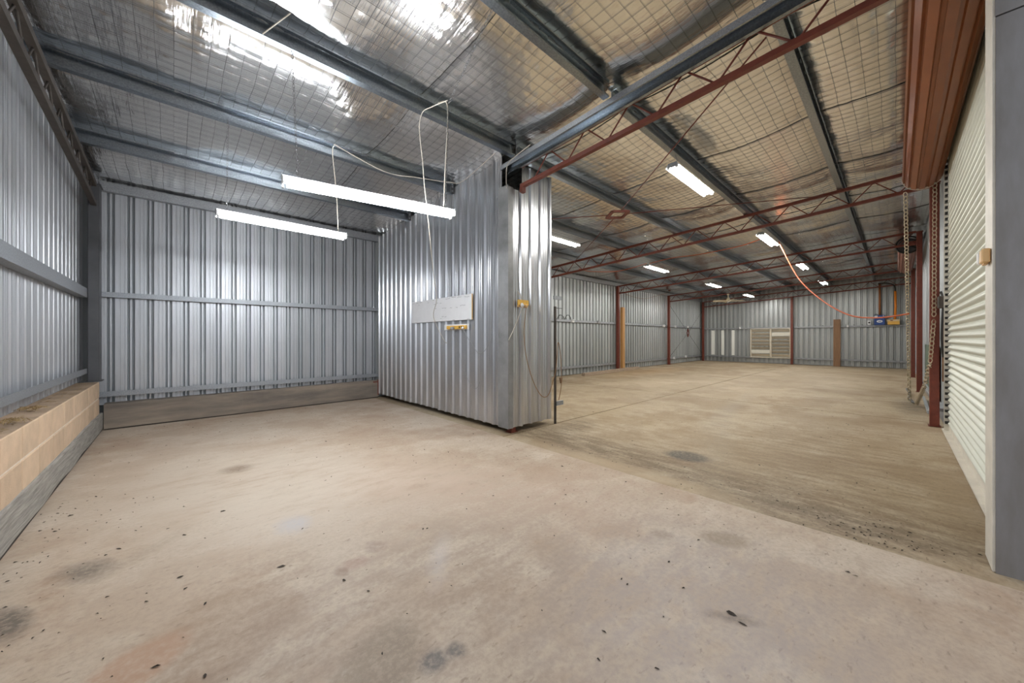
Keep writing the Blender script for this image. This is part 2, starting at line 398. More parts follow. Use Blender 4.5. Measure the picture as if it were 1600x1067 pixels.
for i in range(nb+1):
    yy = -.42+(7.09+.42)*i/nb; dx = .004*math.sin(yy*5.1)+rng.normal(0,.0015); dz = .008*math.sin(yy*2.3)+rng.normal(0,.003); zl = .022+abs(.014*math.sin(yy*3.7))
    vs += [(-.70,yy,zl), (-.674+dx,yy,zl), (-.674+dx,yy,.235+dz), (-.70,yy,.24+dz)]
for i in range(nb):
    for k in range(4): fs.append((4*i+k, 4*i+(k+1) % 4, 4*i+4+(k+1) % 4, 4*i+4+k))
fs += [(0,1,2,3), tuple(4*nb+k for k in (3,2,1,0))]
MB().box(-.7, -.685, -.42, 7.08, 0, .05).build('gap_shade_strip', LEAF_GAPSHADE, wall_left)  # painted shade: dark strip standing in for the open gap under the board
bb.v = vs; bb.f = fs; bb.build('base_board', GREYWOOD, wall_left)

# far end wall
wall_far = setting('wall_far', 'ribbed galvanised wall at the far end of the shed')
XF = 21.05
y = 7.30-.76
for k in range(11):
    z_t = lambda u, y=y: zb(y+u)+.17
    link('cladding_sheet', sheet_mesh('cladding_sheet', 4, +1, .02, z_t, GALV_FAR, 1, .055), wall_far, (XF, y, 0)); y -= .76
girt(wall_far, -.45, 7.24, 1.68, 1.745, 20.96, XF, 1); girt(wall_far, -.45, 3.25, .245, .31, 20.96, XF, 1); girt(wall_far, 4.97, 7.24, .235, .30, 20.96, XF, 1)
for k, (a, b) in enumerate(((6.62,6.78),(6.165,6.30),(5.685,5.815))):
    MB().box(XF-.012, XF-.002, a, b, .335, 1.63).build('light_strip', STRIPWHITE, wall_far)
for yy in (2.7,2.45,2.2,1.45,1.2,.95):
    MB().bar((20.955, yy, 1.76), (20.84, yy+.02, 1.775), .012, .012).build('hook', DARKSTEEL, wall_far)

# right hand wall beyond the first roller door
wall_right = setting('wall_right', 'side wall with doors along the right of the shed')
me_r = sheet_mesh('cladding_sheet', 4, -1, .20, lambda u: 3.72, PALEGREY, 0)
for k in range(6): link('cladding_sheet', me_r, wall_right, (7.78+.76*k, -.47, 0))
me_g = MB().box(0, .74, -.452, -.444, .21, 1.07).mesh('lower_panel', GREEN)
for k in range(5): link('lower_panel', me_g, wall_right, (8.5+.76*k, 0, 0))
MB().box(7.70, 12.3, -.49, -.41, .19, .235).build('bottom_angle', PALEGREY, wall_right)
MB().box(7.2, 7.78, -.50, -.455, .0, 3.72).build('jamb_panel', OFFWHITE, wall_right)
MB().box(7.6, 12.3, -.60, -.55, -.02, .22).build('void_back', BLACK, wall_right)
me_r2 = sheet_mesh('cladding_sheet', 4, -1, .0, lambda u: 3.72, PALEGREY, 0)
for k in range(12): link('cladding_sheet', me_r2, wall_right, (12.34+.76*k, -.50, 0))
MB().box(3.2, 21.2, -.62, -.60, 3.4, 3.85).build('fascia', PALEGREY, wall_right)

# grey column in the right foreground
wc = setting('wall_end_column', 'wide grey steel clad pillar at the right edge')
MB().box(3.072, 3.29, -.95, -.35, -.1, 2.845).build('lower_plate', GREYCOL, wc)
MB().box(3.07, 3.29, -.95, -.348, 2.852, 3.7).build('upper_plate', GREYCOL, wc)
MB().box(3.078, 3.292, -.35, -.340, 0, 3.7).build('edge_strip', CREAMRAIL, wc)

# ------------------------------------------------------------------ ceiling: foil strips on a wire mesh
ceiling = setting('ceiling', 'silver foil insulation over wire mesh under the roof')
CELL = .105
def sag(y):
    """height of the mesh above the purlin underside."""
    best = min(range(len(PUR_Y)-1), key=lambda i: 0 if PUR_Y[i+1] <= y <= PUR_Y[i] else 1+abs(y-PUR_Y[i]))
    a, b = PUR_Y[best+1], PUR_Y[best]; t = np.clip((y-a)/(b-a), 0, 1)
    return .150 - .055*np.sin(np.pi*t)**.7
sagv = np.vectorize(sag)
# low frequency random relief shared by mesh and foil
RF = rng.normal(0, 1, (60, 30))
def relief(x, y):
    u = (x+2)/.42; v = (y+2)/.42; i = np.floor(u).astype(int) % 59; j = np.floor(v).astype(int) % 29; fu = u-np.floor(u); fv = v-np.floor(v)
    fu = fu*fu*(3-2*fu); fv = fv*fv*(3-2*fv)
    return (RF[i,j]*(1-fu)*(1-fv)+RF[i+1,j]*fu*(1-fv)+RF[i,j+1]*(1-fu)*fv+RF[i+1,j+1]*fu*fv)
def edgefade(y):
    d = np.min([np.abs(y-p) for p in PUR_Y], axis=0); return np.clip(d/.25, 0, 1)
def mesh_z(x, y): return 3.61-.06*y + sagv(y) + .009*relief(x, y)*edgefade(y)
CR = rng.uniform(.05, 1, (240, 90))**1.6; CA = rng.normal(0, 1, (240, 90, 2))
Y0, Y1 = -.62, 7.32
def foil_strip(x0, x1, sub):
    step = CELL/sub
    xs = np.arange(math.floor(x0/step), math.ceil(x1/step)+1)*step; xs = np.clip(xs, x0, x1); xs = np.unique(xs)
    ys = np.arange(math.floor(Y0/step), math.ceil(Y1/step)+1)*step
    Xg, Yg = np.meshgrid(xs, ys, indexing='ij')
    ci = (np.floor(Xg/CELL+1e-6).astype(int)+12) % 240; cj = (np.floor(Yg/CELL+1e-6).astype(int)+12) % 90
    fu = Xg/CELL-np.floor(Xg/CELL+1e-6); fv = Yg/CELL-np.floor(Yg/CELL+1e-6)
    pil = np.clip(np.sin(np.pi*fu), 0, 1)**.8*np.clip(np.sin(np.pi*fv), 0, 1)**.8
    z = mesh_z(Xg, Yg) + .004 - .0065*pil*CR[ci, cj]*(1+.35*CA[ci,cj,0]*(fu-.5)+.35*CA[ci,cj,1]*(fv-.5))
    z = z + rng.normal(0, .00022, z.shape)
    # a gentle overlap at the seam
    z = z - .006*np.exp(-((Xg-x0)/.03)**2)
    nx, ny = Xg.shape
    V = np.stack([Xg, Yg, z], -1).reshape(-1, 3)
    idx = np.arange(nx*ny).reshape(nx, ny)
    F = np.stack([idx[:-1,:-1], idx[:-1,1:], idx[1:,1:], idx[1:,:-1]], -1).reshape(-1, 4)
    me = bpy.data.meshes.new('foil_strip'); me.vertices.add(len(V)); me.vertices.foreach_set('co', V.ravel())
    me.loops.add(F.size); me.loops.foreach_set('vertex_index', F.ravel().astype(np.int32)); me.polygons.add(len(F))
    me.polygons.foreach_set('loop_start', np.arange(0, F.size, 4, dtype=np.int32)); me.polygons.foreach_set('loop_total', np.full(len(F), 4, dtype=np.int32))
    me.update(calc_edges=True); me.validate(); me.materials.append(FOIL); me.shade_smooth()
    return link('foil_strip', me, ceiling)
seams = [-.93, 0.0, 1.74, 3.48, 5.22, 6.96, 8.7, 10.44, 12.18, 13.92, 15.66, 17.4, 19.14, 21.1]
for a, b in zip(seams[:-1], seams[1:]):
    foil_strip(a, b+.02, 4 if a < 8 else 3)
def wires():
    mb_v = []; mb_f = []
    def strand(P, r):
        P = np.array(P); n = len(P); o = len(mb_v)
        d = P[-1]-P[0]; d /= np.linalg.norm(d)
        a = np.array([-d[1], d[0], 0]); c = np.array([0,0,1.])
        for p in P:
            for k in range(3):
                t = 2*math.pi*k/3+.5; mb_v.append(tuple(p + r*(a*math.cos(t)+c*math.sin(t))))
        for i in range(n-1):
            for k in range(3):
                q = o+3*i+k; w = o+3*i+(k+1) % 3; mb_f.append((q, w, w+3, q+3))
    ysamp = np.unique(np.concatenate([np.arange(-.62, 7.32, .11), np.array(PUR_Y)])); ysamp = ysamp[(ysamp >= -.62) & (ysamp <= 7.32)]
    for i in range(-8, 201):
        xx = np.full_like(ysamp, i*CELL) + .004*relief(np.full_like(ysamp, i*CELL)*3+5, ysamp*1.7+3); zz = mesh_z(xx, ysamp)-.001
        strand(np.stack([xx, ysamp, zz], -1), .0011)
    xsamp = np.arange(-.88, 21.05, .21)
    for j in range(-5, 70):
        yy = np.full_like(xsamp, j*CELL) + .004*relief(xsamp*1.9+1, np.full_like(xsamp, j*CELL)*2+7); zz = mesh_z(xsamp, yy)-.003
        strand(np.stack([xsamp, yy, zz], -1), .0011)
    mb = MB(); mb.v = mb_v; mb.f = mb_f
    o = mb.build('safety_mesh', WIRE, ceiling, False, False); o['kind'] = 'stuff'; return o
wires()
MB().add([(x_,y_,zb(y_)+.215+dz) for dz in (0,.03) for (x_,y_) in ((-.98,-.66),(21.2,-.66),(21.2,7.5),(-.98,7.5))],[(0,3,2,1),(4,5,6,7),(0,1,5,4),(1,2,6,5),(2,3,7,6),(3,0,4,7)]).build('roof_sheeting', PALEGREY, ceiling)
MB().box(-.96, 21.2, 7.375, 7.40, -.15, 3.5).build('light_leak_backing', PALEGREY, wall_back)  # added backing behind the sheets of all three walls, blocks light leaks
MB().box(-.96, -.93, -.46, 7.40, -.15, 3.9).build('light_leak_backing', PALEGREY, wall_left)
MB().box(21.10, 21.13, -.6, 7.40, -.15, 3.9).build('light_leak_backing', PALEGREY, wall_far)
def purlin(x0, x1, y, h=.15, w=.065):
    z = zb(y); t = .005; l = .018
    # C section open towards the camera side (-y)
    p = [(y+w/2, z), (y-w/2, z), (y-w/2, z+l), (y-w/2+t, z+l), (y-w/2+t, z+t), (y+w/2-t, z+t), (y+w/2-t, z+h-t), (y-w/2+t, z+h-t), (y-w/2+t, z+h-l), (y-w/2, z+h-l), (y-w/2, z+h), (y+w/2, z+h)]
    return MB().prism(p, x0, x1, 0).build('purlin', PURLIN, ceiling)
for i, y in enumerate(PUR_Y[1:]):
    purlin(-.87, 3.02, y)
    purlin(3.16 if y < 3 else 3.1, 21.0, y)
for y in (5.86, 4.53):   # cleats with bolts where the short purlins stop at the partition
    c = MB().box(2.98, 3.03, y-.045, y-.037, zb(y)+.005, zb(y)+.13).build('cleat', DARKSTEEL, ceiling)
    for zz in (.04, .1): MB().tube([(3.0, y-.05, zb(y)+zz), (3.0, y-.036, zb(y)+zz)], .012, 6).build('bolt', GALV_BEAM, ceiling)

# ------------------------------------------------------------------ partition
wall_partition = setting('wall_partition', 'ribbed galvanised partition between the near bay and the hall')
XPT = 3.068
y = 3.46
sheets = [(3.46,4),(4.22,4),(4.98,4),(5.74,4),(6.50,4)]
for (ys_, nrib) in sheets:
    top = (lambda u, y=ys_: zb(y+u)+.10) if ys_ > 4.5 else (lambda u, y=ys_: zb(y+u)+.125)
    link('cladding_sheet', sheet_mesh('cladding_sheet', nrib, -1, .075+random.uniform(-.006,.006), top, GALV_PART, 1), wall_partition, (XPT, ys_, 0))
YRT = 3.325
link('cladding_sheet', sheet_mesh('cladding_sheet', 1, -1, .07, lambda u: 3.10, GALV_PART, 0), wall_partition, (3.115, YRT, 0))
link('cladding_sheet', sheet_mesh('cladding_sheet', 3, -1, .075, lambda u: zb(YRT)+.04, GALV_PART, 0), wall_partition, (3.30, YRT+.004, 0))
for k in range(5):
    link('cladding_sheet', sheet_mesh('cladding_sheet', 4, +1, .07, lambda u, y=3.45+.76*k: zb(y+u)+.12, GALV_FAR, 1), wall_partition, (3.90, 3.45+.76*k, 0))
fl = MB(); fl.box(3.030, 3.034, YRT-.022, 3.49, .07, 3.115); fl.box(3.030, 3.115, YRT-.026, YRT-.022, .07, 3.10)
fl.build('corner_flashing', FLASH, wall_partition)
MB().bar((3.10, 3.5, .10), (3.10, 7.2, .10), .03, .05).build('bottom_rail', DARKSTEEL, wall_partition)
MB().bar((3.11, 3.5, 1.8), (3.11, 7.2, 1.8), .06, .07).build('inner_girt', GALV_BEAM, wall_partition)

# ------------------------------------------------------------------ posts, trusses, header beam
def post(name, x0, x1, y0, y1, z0, z1, mtl, label, plate=True):
    cx, cy = (x0+x1)/2, (y0+y1)/2
    r = root(name, label, 'post', (cx, cy, z0))
    t = .008; a, b = (x1-x0)/2, (y1-y0)/2
    sh = MB().box(-a, a, -b, b, 0, z1-z0).build('shaft', mtl, r); bevel(sh, .006)
    if plate: MB().box(-a-.02, a+.02, -b-.012, b+.012, 0, .01).build('base_plate', mtl, r)
    MB().box(-a-.015, a+.015, -b-.012, b+.012, z1-z0-.012, z1-z0).build('cap_plate', mtl, r)
    return r
post('corner_post', -.80, -.70, 7.0, 7.2, .647, zb(7.1)-.005, DARKSTEEL, 'dark grey steel post in the near bay corner standing on the block wall')
post('steel_post', 3.13, 3.21, 3.345, 3.425, 0, 3.06, RED, 'red oxide steel post inside the free end of the partition')
TX = [3.2, 7.75, 12.2, 16.65, 20.9]
YP = -.36
post('steel_post', 7.56, 7.66, YP-.045, YP+.045, 0, 3.33, RED, 'nearest red oxide steel post beside the cream roller door, hung with chain')
post('steel_post', 12.15, 12.25, YP-.045, YP+.045, 0, 3.6, RED, 'red oxide steel post beside the near end of the small rolled shutter')
post('steel_post', 16.60, 16.70, YP-.045, YP+.045, 0, 3.33, RED, 'farthest red oxide steel post on the right side of the shed')
post('steel_post', 7.70, 7.80, 7.12, 7.22, 0, 3.165, RED, 'red oxide steel post on the eave wall hidden behind the partition')
post('steel_post', 12.15, 12.25, 7.12, 7.22, 0, 3.165, RED, 'red oxide eave wall post with an upright timber against it')
post('steel_post', 16.60, 16.70, 7.12, 7.22, 0, 3.165, RED, 'red oxide eave wall post between the timber and the far corner')
post('steel_post', 20.86, 20.95, 7.10, 7.20, 0, 3.165, RED, 'red oxide steel post in the far corner of the hall')
post('steel_post', 20.87, 20.955, 3.26, 3.35, 0, 3.10, RED, 'red oxide steel post on the far wall beside the louvred window')

def truss(x, ya, yb_, mtl, label, depth=.29, pitch=.51, phase=.483, chord=.045, left=None):
    y_lo, y_hi = min(ya, yb_), max(ya, yb_)
    r = root('roof_truss', label, 'truss', (x, y_lo, zb(y_lo)-depth), 'lattice roof trusses')
    o = (x, y_lo, zb(y_lo)-depth)
    P = lambda yy, dz: (0, yy-o[1], zb(yy)+dz-o[2])
    MB().bar(P(y_lo, -.025), P(y_hi, -.025), .05, chord).build('top_chord', mtl, r)
    MB().bar(P(y_lo, -depth), P(y_hi, -depth), .05, chord).build('bottom_chord', mtl, r)
    k0 = math.ceil((y_lo-phase)/pitch); k = k0
    while phase+pitch*k <= y_hi+1e-6:
        yb0 = phase+pitch*k
        for s in (-1, 1):
            yt = yb0+s*pitch*.48
            if y_lo <= yt <= y_hi:
                MB().tube([P(yb0+s*.012, -depth+.015), P(yt, -.04)], .0085, 6).build('web_bar', mtl, r, True)
        k += 1
    for py in PUR_Y:
        if y_lo-.02 < py < y_hi and x > 0:
            MB().box(-.035, .035, py-o[1]+.034, py-o[1]+.040, zb(py)-o[2]-.005, zb(py)-o[2]+.10).build('purlin_cleat', mtl, r)
    return r
t1 = truss(3.21, 3.25, -.45, RED, 'nearest red lattice truss fixed behind the galvanised header beam')
MB().box(-.03,.03,3.25+.45-.05,3.25+.45,-.085,-.02).build('end_bracket', RED, t1).location.z = zb(3.25)-zb(-.45)
truss(7.75, 7.2, -.40, RED, 'second red lattice truss, over the far end of the rust orange shutter roll')
truss(12.2, 7.2, -.31, RED, 'third red lattice truss, above the eave post with timber')
truss(16.65, 7.2, -.40, RED, 'fourth red lattice truss, carrying the ceiling fan')
truss(20.9, 7.1, -.42, RED, 'farthest red lattice truss against the far end wall')
truss(-.745, 6.98, -.40, BROWNSTEEL, 'dark brown lattice truss along the end wall above the block wall', depth=.27, pitch=.42, phase=.30, chord=.06)
hb = MB(); n = 10
r = root('header_beam', 'galvanised channel beam running up from the partition end to the right', 'beam', (3.1, -.45, zb(-.45)-.10))
def slope_box(x0, x1, ya, yb_, d0, d1, ox, oy, oz):
    vs = []
    for yy in (ya, yb_):
        for (xx, d) in ((x0,d0),(x1,d0),(x1,d1),(x0,d1)): vs.append((xx-ox, yy-oy, zb(yy)+d-oz))
    return MB().add(vs, [(0,1,2,3),(7,6,5,4),(0,4,5,1),(1,5,6,2),(2,6,7,3),(3,7,4,0)])
O_ = (3.1, -.45, zb(-.45)-.10)
slope_box(3.035, 3.041, -.45, 3.45, -.058, -.002, *O_).build('web', GALV_BEAM, r)
slope_box(3.041, 3.185, -.45, 3.45, -.007, -.002, *O_).build('top_plate', PURLIN, r)
slope_box(3.180, 3.185, -.45, 3.45, -.075, -.007, *O_).build('back_web', PURLIN, r)
slope_box(3.041, 3.055, -.45, 3.45, -.058, -.053, *O_).build('lip', PURLIN, r)
slope_box(3.150, 3.180, -.45, 3.45, -.075, -.070, *O_).build('lip', PURLIN, r)

# cross bracing under the roof and on the eave wall
def brace(name, label, c, ends, frame, mtl=RED):
    r = root(name, label, 'bracing', c)
    for e in ends:
        a = Vector(e)-Vector(c); d = a.normalized()
        MB().tube([d*.10, a], .007, 6).build('rod', mtl, r, True)
    frame(r); return r
def frame_roof(r):
    n = 4; q = [Vector((-.20,-.03,0)), Vector((.02,-.20,.012)), Vector((.20,.03,0)), Vector((-.02,.20,-.012))]
    for i in range(4): MB().bar(q[i], q[(i+1) % 4], .05, .03).build('frame_bar', RED, r)
brace('roof_bracing', 'thin red crossed rods under the roof meeting at a square turnbuckle frame', (5.58, 3.29, 3.335),
      [(3.30,.68,3.50),(7.70,5.85,3.19),(7.70,.70,3.50),(3.35,5.80,3.22)], frame_roof)
def frame_wall(r):
    q = [Vector((-.12,0,0)), Vector((0,0,-.2)), Vector((.12,0,0)), Vector((0,0,.2))]
    for i in range(4): MB().bar(q[i], q[(i+1) % 4], .035, .035, (0,1,0)).build('frame_bar', RED, r)
brace('wall_bracing', 'dark crossed rods with a red diamond frame on the far eave wall', (18.85, 7.16, 1.48),
      [(16.75,7.18,2.75),(20.85,7.17,.36),(20.85,7.17,2.70),(16.75,7.18,.33)], frame_wall, BROWNSTEEL)

# ------------------------------------------------------------------ roller door (cream, closed)
rd = setting('door_1', 'closed cream roller door of horizontal ribbed slats on the right wall'); rd.location = (5.2, -.47, 0)
PITCH = .0735
prof = []
ns = 8
for k in range(ns+1):
    t = k/ns; prof.append((.024*math.sin(math.pi*t)**1.3, t*(PITCH-.014)))
sl = MB(); pv = []
for xx in (-1.91, 1.955):
    for d, z in prof+[(.0, PITCH)]: pv.append((xx, d, z))
m_ = len(prof)+1
sl.add(pv, [(i, i+1, m_+i+1, m_+i) for i in range(m_-1)])
pv2 = [(a, b-.002, c) for a, b, c in pv]; sl.add(pv2, [(i, m_+i, m_+i+1, i+1) for i in range(m_-1)])
sme = sl.mesh('slat', CREAM, False, False)
for i in range(49): link('slat', sme, rd, (0, 0, .10+PITCH*i))
br_ = MB().box(-1.91, 2.07, -.01, .012, .03, .105).build('bottom_bar', CREAMRAIL, rd)
MB().box(-1.91, 2.12, -.005, .062, .012, .028).build('bottom_seal', CREAMRAIL, rd)
gd = MB().box(1.960, 1.975, -.02, .052, .0, 3.35).build('guide', CREAMRAIL, rd); MB().box(1.975, 1.99, -.03, .0, 0, 3.35).build('guide_back', DARKSTEEL, rd)
for i in range(46):
    MB().box(1.90, 1.957, .012, .046, .122+PITCH*i, .150+PITCH*i).build('guide_notch', BLACK, rd)

def drum(name, label, x0, x1, cy, cz, R, nrib, mtl, a0=0., wheel=False):
    r = root(name, label, 'shutter', (x0, cy, cz))
    prof = []
    for k in range(nrib):
        a = a0+2*math.pi*k/nrib; da = 2*math.pi/nrib
        for f, rr in ((0, R), (.60, R), (.66, R-.017), (.94, R-.017)): prof.append((rr*math.cos(a+da*f), rr*math.sin(a+da*f)))
    MB().prism(prof, 0, x1-x0, 0).build('rolled_curtain', mtl, r)
    for xx in (-.012, x1-x0):
        c = [((R+.004)*math.cos(2*math.pi*k/28), (R+.004)*math.sin(2*math.pi*k/28)) for k in range(28)]
        MB().prism(c, xx, xx+.012, 0).build('end_disc', CREAMRAIL if not wheel else DARKSTEEL, r)
    MB().tube([(-.22,0,0),(x1-x0+.2,0,0)], .025, 10).build('axle', DARKSTEEL, r)
    for xx in ((-.22,) if wheel else ())+(x1-x0+.20,): MB().box(xx-.006, xx+.012, YP-cy+.046, .04, -.05, .05).build('bracket', RED, r)
    if wheel:
        for k in range(1):
            pts = [(-.10, .19*math.cos(2*math.pi*j/24), .19*math.sin(2*math.pi*j/24)) for j in range(25)]
            w = MB().tube(pts, .018, 8, False).build('chain_wheel', BLACK, r, True)
            for j in range(5):
                a = 2*math.pi*j/5
                MB().bar((-.10,.02*math.cos(a),.02*math.sin(a)), (-.10,.18*math.cos(a),.18*math.sin(a)), .03, .012, (1,0,0)).build('wheel_spoke', BLACK, w)
    return r
drum('shutter_roll', 'large rust orange rolled up shutter above the cream door', 2.7, 7.38, -.243, 3.405, .187, 14, RUSTDRUM, .1)
drum('shutter_roll', 'smaller dusty rust rolled up shutter with a black chain wheel, far right', 12.45, 16.35, -.19, 3.36, .165, 14, RUSTDRUM2, .3, True)

# ------------------------------------------------------------------ chains
def chain(name, segs, pitch, r, mtl, label, cat='chain', group=None, parent=None):
    mb = MB(); o0 = Vector(segs[-1])
    pts = [Vector(p) for p in segs]; k = 0
    for a, b in zip(pts[:-1], pts[1:]):
        d = b-a; nl = max(1, int(d.length/pitch)); d.normalize()
        u = d.cross(Vector((0,1,0)));
        if u.length < .01: u = d.cross(Vector((1,0,0)))
        u.normalize(); w = d.cross(u)
        for i in range(nl):
            c = a+d*(pitch*(i+.5))-o0; side = (u+w if k % 2 else u-w).normalized(); k += 1
            ring = [c+d*(pitch*.62*math.cos(2*math.pi*j/8))+side*(r*2.3*math.sin(2*math.pi*j/8)) for j in range(9)]
            mb.tube(ring, r*.62, 4, False)
    o = mb.build(name, mtl, parent, False, False)
    if parent is None: o.location = o0; tag(o, label, cat, group)
    return o
chain('hoist_chain', [(7.45,-.09,3.235),(9.9,-.17,.02)], .058, .011, CHAINMAT, 'steel chain hanging straight down from the end of the orange shutter roll')
chain('hoist_chain', [(7.525,-.36,3.30),(7.525,-.352,1.45),(7.505,-.315,.85),(8.1,-.29,.50),(9.72,-.25,.02)], .058, .011, CHAINMAT, 'steel chain hanging down the face of the nearest red post')
chain('hoist_chain', [(16.65,-.06,3.31),(16.66,-.06,1.95)], .05, .007, CHAINDARK, 'short thin chain hanging from the fourth truss beside the dusty rust shutter')
chain('floor_chain', [(9.9,-.22,.02),(10.6,-.17,.02),(11.6,-.2,.02),(12.6,-.17,.02)], .055, .0085, CHAINDARK, 'slack chain lying on the floor near the right hand posts')

# ------------------------------------------------------------------ fluorescent lights
def batten(name, label, a, b, tubem, width=.15, group=None, bare=False):
    """twin tube batten from a to b (its top centre line)."""
    a = Vector(a); b = Vector(b); c = (a+b)/2; L_ = (b-a).length; ang = math.atan2(b.y-a.y, b.x-a.x); pit = -math.asin((b.z-a.z)/L_)
    r = root(name, label, 'light', c, group); r.rotation_euler = (0, pit, ang)
    h = L_/2
    p = [(-width/2,-.052),(-width/2+.004,-.052),(-.042,-.010),(.042,-.010),(width/2-.004,-.052),(width/2,-.052),(.050,0),(-.050,0)]
    if not bare: MB().prism(p, -h, h, 0).build('reflector', WHITEPAINT, r)
    bx = MB().box(-h, h, -.035, .035, -.045, 0 if bare else -.008).build('ballast_cover', WHITEPAINT, r); bevel(bx, .004)
    for s in (-1, 1):
        MB().tube([(-h+.03, s*.052, -.050), (h-.03, s*.052, -.050)], .015, 10).build('tube', tubem, r, True)
        for e in (-1, 1): MB().box(e*h-(.012 if e > 0 else -.0), e*h+(.0 if e > 0 else .012), s*.052-.016, s*.052+.016, -.072, -.022).build('lamp_holder', WHITEPAINT, r)
    for e in (-1, 1): MB().box(e*h-.003, e*h+.003, -.055, .055, -.055, .0).build('end_plate', GALV_BEAM, r)
    return r
l1 = batten('batten_light', 'large twin tube light hung by chain and flex in front of the partition', (.598,3.20,2.44), (1.97,2.93,2.44), TUBEMAT_N, bare=True)
l2 = batten('batten_light', 'smaller twin tube light hung in front of the back wall of the near bay', (.296,4.53,2.46), (1.50,4.53,2.46), TUBEMAT_N, bare=True)
far_l = [((4.42,1.86),'nearest twin tube light on the right hand row under the hall roof'), ((8.6,1.86),'second twin tube light on the right hand row, with an orange cord'), ((12.65,1.86),'third twin tube light on the right hand row under the hall roof'), ((17.1,1.86),'farthest twin tube light on the right hand row under the hall roof'),
         ((4.9,4.53),'twin tube light on the left row, half hidden by the partition'), ((9.2,4.55),'second twin tube light on the left row of the hall'), ((13.75,4.55),'third twin tube light on the left row of the hall'), ((18.3,4.55),'farthest twin tube light on the left row, beyond the fan')]
for (x0, y0), lb in far_l:
    zt = zb(y0)-.16
    o = batten('batten_light', lb, (x0, y0, zt), (x0+1.22, y0, zt), TUBEMAT_F, .17, 'ceiling lights of the hall')
    for s in (-.45, .45): MB().tube([(s,0,0),(s,0.03,.165)], .004, 5).build('hanger', GALV_BEAM, o)
chain('light_chain', [(.665,3.19,3.42),(.70,3.18,2.442)], .028, .0035, CHAINDARK, 'dark chain from the roof down to the left end of the large hung light')
chain('light_chain', [(1.60,1.90,3.47),(1.88,2.88,3.40),(1.885,2.93,2.445)], .028, .0035, CHAINDARK, 'dark chain running along the foil to the right end of the large hung light')
chain('light_chain', [(.385,4.49,3.345),(.38,4.53,2.463)], .028, .0035, CHAINDARK, 'thin chain holding the left end of the smaller hung light')
cable('light_flex', [(1.31,4.30,3.37),(1.335,4.45,3.33),(1.40,4.52,2.9),(1.42,4.53,2.463)], .0045, WHITECORD, 'short pale flex dropping to the right end of the smaller hung light')
cable('light_flex', [(1.80,2.93,3.40),(1.875,2.90,3.42),(1.885,2.90,3.2),(1.865,2.90,2.9),(1.86,2.93,2.442)], .0055, WHITECORD, 'thick pale flex doubled along the chain at the right end of the large light')
cable('light_flex', [(1.86,2.86,3.42),(1.80,3.05,3.42),(1.765,3.16,3.40),(1.75,3.19,3.25),(1.79,3.20,2.95),(1.81,3.2,2.72),(1.90,3.28,2.40),(2.2,3.7,2.05),(2.65,4.35,1.75),(2.95,4.93,1.53),(3.00,4.72,1.18),(3.00,4.62,1.13)], .0045, WHITECORD, 'long pale flex looping from the roof down across the white board')
cable('light_flex', [(1.31,4.30,3.37),(1.97,4.47,3.33),(2.35,4.35,3.335),(2.75,4.2,3.345),(2.89,4.07,3.36),(2.79,3.27,3.41)], .005, WHITECORD, 'pale flex sagging under the foil from the small light to the partition top')
cable('light_flex', [(3.0,3.30,3.06),(3.0,3.295,3.30),(2.99,3.20,3.37),(2.99,2.88,3.43)], .005, WHITECORD, 'pale flex bending from the header beam into the partition corner')
cable('light_flex', [(.60,2.93,3.50),(.47,3.16,3.42)], .005, WHITECORD, 'short pale flex crossing the purlin above the large light', sm=False)

# ------------------------------------------------------------------ things on the partition
wbd = root('white_board', 'long white board with small black marker notes on the partition', 'board', (3.02, 4.91, 1.465))
b_ = MB().box(0, .016, -.87, .87, 0, .36).build('panel', OFFWHITE, wbd); bevel(b_, .002)
MB().box(-.001, .017, -.874, -.870, 0, .36).build('edge_strip', TANBOX, wbd)
notes = [(.80,.335,.10),(.66,.335,.07),(.56,.337,.08),(.30,.315,.05),(.14,.345,.06),(.10,.275,.06),(.02,.29,.05),(-.07,.28,.05),(.07,.205,.06),(-.17,.20,.12),(-.36,.19,.06),(-.51,.19,.05),(-.27,.335,.12),(-.43,.345,.11),(-.57,.335,.10),(-.76,.325,.12),(-.66,.21,.13),(-.13,.075,.06),(-.21,.07,.05),(-.08,.045,.05),(-.43,-.0+.012,.06),(-.80,.012,.06),(.60,.30,.04)]
for yy, zz, w in notes:   # handwritten squiggles
    mb = MB(); k = max(3, int(w/.011)); pts = []
    for i in range(k): pts.append((-.0012, yy-w/2+w*i/(k-1), zz+random.uniform(-.006,.006)))
    mb.tube(pts, .0016, 4); mb.build('marker_note', INK, wbd, False, False)
po = root('power_outlet', 'white surface outlet with yellow cover below the white board', 'outlet', (3.02, 4.435, 1.325))
bevel(MB().box(.004, .022, -.305, .305, 0, .082).build('mounting_plate', WHITEPAINT, po), .003)
bevel(MB().box(-.028, .004, -.29, .20, .010, .062).build('cover', YELLOWBOX, po), .006)
for yy in (-.14, -.19, -.24): MB().box(-.031, -.027, yy-.012, yy+.012, .022, .05).build('switch', BLACK, po)
MB().tube([(-.028,-.0,.03),(-.075,.015,.02)], .022, 10).build('plug', GREYCORD, po, True)
MB().tube([(-.028,-.24,.03),(-.06,-.25,.02)], .016, 8).build('plug', WHITEPAINT, po, True)
cable('hanging_cord', [(2.97,4.18,1.33),(3.0,4.08,1.188),(3.02,3.965,1.056),(3.02,3.865,.997),(3.02,3.768,1.026),(3.02,3.661,1.122),(3.02,3.596,1.214),(3.02,3.622,1.281)], .0035, GREYCORD, 'thin grey cord drooping right of the outlet below the white board')
cable('hanging_cord', [(2.95,4.43,1.33),(3.02,4.36,1.048),(3.02,4.283,.865),(3.02,4.143,.645),(3.02,3.994,.515),(3.02,3.90,.54),(3.02,3.85,.62)], .003, GREYCORD, 'thin grey cord hanging low in a loop under the white board outlet')
